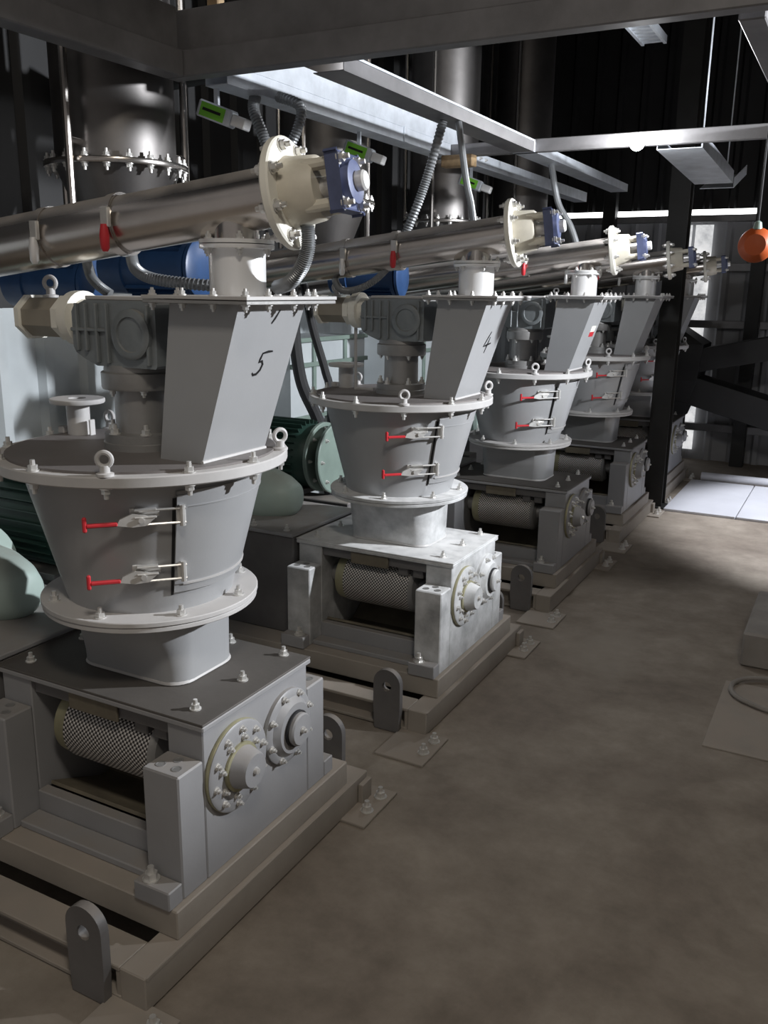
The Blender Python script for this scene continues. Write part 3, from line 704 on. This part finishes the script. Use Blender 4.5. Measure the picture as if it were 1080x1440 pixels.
hose('flexible_conduit', [(-1.80, 1.90, 1.71), (-1.774, 1.87, 1.672), (-1.74, 1.85, 1.640), (-1.685, 1.85, 1.618), (-1.58, 1.87, 1.606), (-1.48, 1.92, 1.60)], .015, 'conduit', 'ribbed grey conduit curving out from under the conveyor over granulator 5', ribs=22)
hose('flexible_conduit', [(-1.91, 1.84, 1.66), (-1.89, 1.83, 1.625), (-1.865, 1.83, 1.60), (-1.83, 1.84, 1.575)], .013, 'conduit', 'short grey conduit running down beside the cream agitator motor', ribs=22)
hose('flexible_conduit', [(-1.90, 3.15, 1.70), (-1.874, 3.1, 1.628), (-1.831, 3.08, 1.593), (-1.766, 3.08, 1.596), (-1.70, 3.1, 1.629), (-1.66, 3.14, 1.68)], .013, 'conduit', 'ribbed grey conduit looping under the conveyor over granulator 4', ribs=22)
hose('flexible_conduit', [(-1.70, 3.7, 2.30), (-1.756, 3.7, 2.116), (-1.804, 3.7, 1.985), (-1.87, 3.7, 1.84)], .020, 'conduit', 'thick ribbed conduit leaning behind the conveyor over granulator 4', ribs=26)
hose('flexible_conduit', [(-1.65, 3.75, 2.30), (-1.608, 3.75, 2.071), (-1.581, 3.75, 1.968), (-1.55, 3.72, 1.87)], .015, 'conduit', 'smooth grey conduit dropping from the second cable tray to the conveyor over granulator 4', ribs=0)
hose('flexible_conduit', [(-1.70, 5.2, 2.30), (-1.648, 5.2, 2.094), (-1.563, 5.2, 1.956), (-1.50, 5.2, 1.80)], .018, 'conduit', 'smooth grey conduit dropping from the second cable tray past the slim cross beam', ribs=0)
hose('rubber_cable', [(-2.60, 3.85, 1.75), (-2.58, 3.85, 1.528), (-2.57, 3.85, 1.333), (-2.53, 3.85, 1.118), (-2.44, 3.85, .95), (-2.37, 3.85, .78), (-2.36, 3.85, .4), (-2.36, 3.85, .01)], .032, 'rubber', 'thick black cable hanging behind the dark green motor of the powder-dusted granulator', 'cable', 0)
hose('rubber_cable', [(-2.60, 3.95, 1.72), (-2.56, 3.95, 1.54), (-2.52, 3.95, 1.38), (-2.45, 3.95, 1.18), (-2.42, 3.95, 1.04), (-2.40, 3.95, .5), (-2.40, 3.95, .01)], .022, 'rubber', 'thinner black cable beside the thick one at the dark green motor', 'cable', 0)

# ------------------------------------------------------------------ blue motors under the conveyors
def motor(loc, rz, label, scl=1.0):
    t = thing('electric_motor', label, 'motor', loc, rz, 'blue motors under the conveyors')
    X = Matrix(((0, 0, 1, 0), (1, 0, 0, 0), (0, 1, 0, 0), (0, 0, 0, 1))) @ Matrix.Scale(scl, 4)
    b = B().lathe([(.05, -.20), (.082, -.19), (.085, -.10), (.078, -.098), (.078, .12), (.088, .122), (.088, .14), (.05, .145)], 36, X).obj('motor_body', 'blue', t)
    for i in range(24):
        a = 2*PI*i/24
        if 1.0 < (a % (2*PI)) < 2.1: continue
        B().box((-.095*scl, .118*scl), (-.0015, .0015), (.076*scl, .092*scl), 0, Matrix.Rotation(a, 4, 'X')).obj('cooling_fin', 'blue', b)
    bx((-.05, .06), (-.03, .05), (.085*scl, .125*scl), .005).obj('terminal_box', 'blue', t)
    B().lathe([(.088, .146), (.095, .150), (.095, .162), (.088, .166), (.03, .17)], 30, X).obj('motor_flange', 'blue', t)
    return t
motor((-2.12, 2.36, 1.655), .15, 'blue finned motor behind the conveyor of granulator 5')
motor((-2.60, 2.36, 1.60), .15, 'dark blue motor beside the cream agitator motor')
motor((-2.12, 3.83, 1.655), .15, 'blue motor behind the conveyor of granulator 4')

# ------------------------------------------------------------------ back left: grey sheet bins and rails
def sheet_bin(loc, label):
    t = thing('sheet_bin', label, 'bin', loc, 0, 'pale sheet bins by the wall')
    b = B(); b.loft([[Vector((-.14, -.34, .0)), Vector((.14, -.34, .0)), Vector((.14, .34, .0)), Vector((-.14, .34, .0))], [Vector((-.18, -.42, .75)), Vector((.18, -.42, .75)), Vector((.18, .42, .75)), Vector((-.18, .42, .75))], [Vector((-.18, -.42, 1.32)), Vector((.18, -.42, 1.32)), Vector((.18, .42, 1.32)), Vector((-.18, .42, 1.32))]])
    b.obj('bin_body', 'wallsheet', t, True)
    for zz in (.86, 1.16, 1.30): bx((.181, .20), (-.43, .43), (zz, zz+.025), .002).obj('rail', 'midgreen', t)
    for yy in (-.2, .15): bx((.181, .195), (yy, yy+.03), (.75, 1.30), .002).obj('rib', 'midgreen', t)
    return t
sheet_bin((-2.97, 4.55, 0), 'pale green grey sheet bin behind the black cables')
sheet_bin((-2.97, 6.02, 0), 'pale green grey sheet bin behind granulator 4')

# ------------------------------------------------------------------ column, dark conveyor, far wall
t = thing('steel_column', 'dark steel column standing in the aisle before the last granulator', 'column', (-1.27, 6.86, 0))
b = B(); b.box((-.07, .07), (-.07, -.06), (.012, 4.6), 0); b.box((-.07, .07), (.06, .07), (.012, 4.6), 0); b.box((-.006, .006), (-.06, .06), (.012, 4.6), 0); b.obj('column_shaft', 'beam_d', t)
bx((-.10, .10), (-.10, .10), (0, .012), .002).obj('base_plate', 'beam_d', t)
t = thing('belt_conveyor', 'dark discharge box with two inclined troughs by the back wall', 'conveyor', (-1.43, 8.5, 0))
def q4(x0, x1, y0, y1, z): return [Vector((x0, y0, z)), Vector((x1, y0, z)), Vector((x1, y1, z)), Vector((x0, y1, z))]
b = B(); b.loft([q4(-.12, .06, -.16, .16, .50), q4(-.24, .17, -.24, .24, .84), q4(-.24, .20, -.24, .24, 1.16), q4(-.18, -.02, -.2, .2, 1.30)])
b.obj('discharge_box', 'dark', t, True)
mt = Matrix.Translation((.08, 0, 1.03)) @ Matrix.Rotation(-.22, 4, 'Y'); B().box((0, 2.2), (-.2, .2), (-.13, .07), .004, mt).obj('trough', 'dark', t)
mt = Matrix.Translation((.0, 0, .82)) @ Matrix.Rotation(.26, 4, 'Y'); B().box((0, 2.2), (-.2, .2), (-.16, .09), .004, mt).obj('trough', 'dark', t)
bx((-.15, .05), (-.12, .12), (0, .50), .004).obj('pedestal', 'dark', t)
bx((1.90, 1.98), (-.2, .2), (0, .30), .002).obj('leg', 'dark', t)
# far wall trim
n = 0
def trim(x, y, z, m='farsheet'):
    global n
    n += 1; return struct(bx(x, y, z, .003).obj('trim_%d' % n, m))
for zz in (.30, 1.28, 1.80): trim((-3.5, 2.3), (8.98, 9.05), (zz, zz+.07), 'beam')
trim((-3.5, 2.3), (8.96, 9.05), (2.24, 2.30), 'beam')
for xx in (-2.3, -.92, .6): trim((xx-.06, xx+.06), (8.86, 8.97), (0, 2.9), 'beam_d')
for i, (xa, xb, za, zb) in enumerate(((-1.70, -1.55, .10, 2.22), (-1.52, -1.36, .10, 2.22))):
    struct(bx((xa, xb), (9.055, 9.065), (za, zb), 0).obj('window_%d' % (i+1), 'daylight'))
struct(bx((-3.5, 2.3), (9.10, 9.12), (2.30, 2.36), 0).obj('window_3', 'daygap'))
# white panels and kerb on the far floor
for k, (xa, xb) in enumerate(((-1.17, -.66), (-.652, -.10), (-.092, .5))):
    tag(bx((xa, xb), (6.72, 7.95), (0, .02), .003).obj('floor_panel', 'panelw'), 'white sheet panel lying on the floor by the back wall', 'panel', 'white panels on the far floor')
tag(B().tube([(-1.10, 8.02, .04), (0, 8.02, .04), (1.4, 8.02, .04)], .04, 12).obj('white_pipe', 'panelw'), 'white pipe lying behind the floor panels', 'pipe')
# orange lamp on a dark post
t = thing('signal_lamp', 'round orange lamp hanging on a thin dark stem from the aisle beam', 'lamp', (-.368, 3.41, 1.763))
B().lathe([(.0, -.03), (.035, -.027), (.055, -.010), (.059, .0), (.055, .010), (.035, .027), (.0, .03)], 32, Matrix.Rotation(PI/2, 4, 'X'), False).obj('lens', 'orange', t)
B().cyl((.0, .0, .056), (0, 0, .537), .003, None, 8).obj('stem', 'rubber', t)
B().lathe([(.016, .052), (.012, .075), (.005, .08)], 16).obj('socket', 'midgreen', t)

# ------------------------------------------------------------------ right side floor items
tag(bx((-.30, .35), (3.95, 4.6), (0, .16), .01).obj('concrete_plinth', 'concrete_b'), 'low concrete plinth at the right of the aisle', 'plinth')
tag(bx((-.33, .30), (3.12, 3.75), (0, .006), .001).obj('cover_sheet', 'base'), 'thin steel sheet lying on the floor before the plinth', 'sheet')
tag(B().tube([(.25, 3.58, .02), (.0, 3.48, .02), (-.24, 3.55, .02), (-.30, 3.68, .02), (-.22, 3.80, .02), (.0, 3.84, .02)], .010, 8).obj('pale_hose', 'concrete_b'), 'pale thin hose curled on the steel sheet', 'hose')
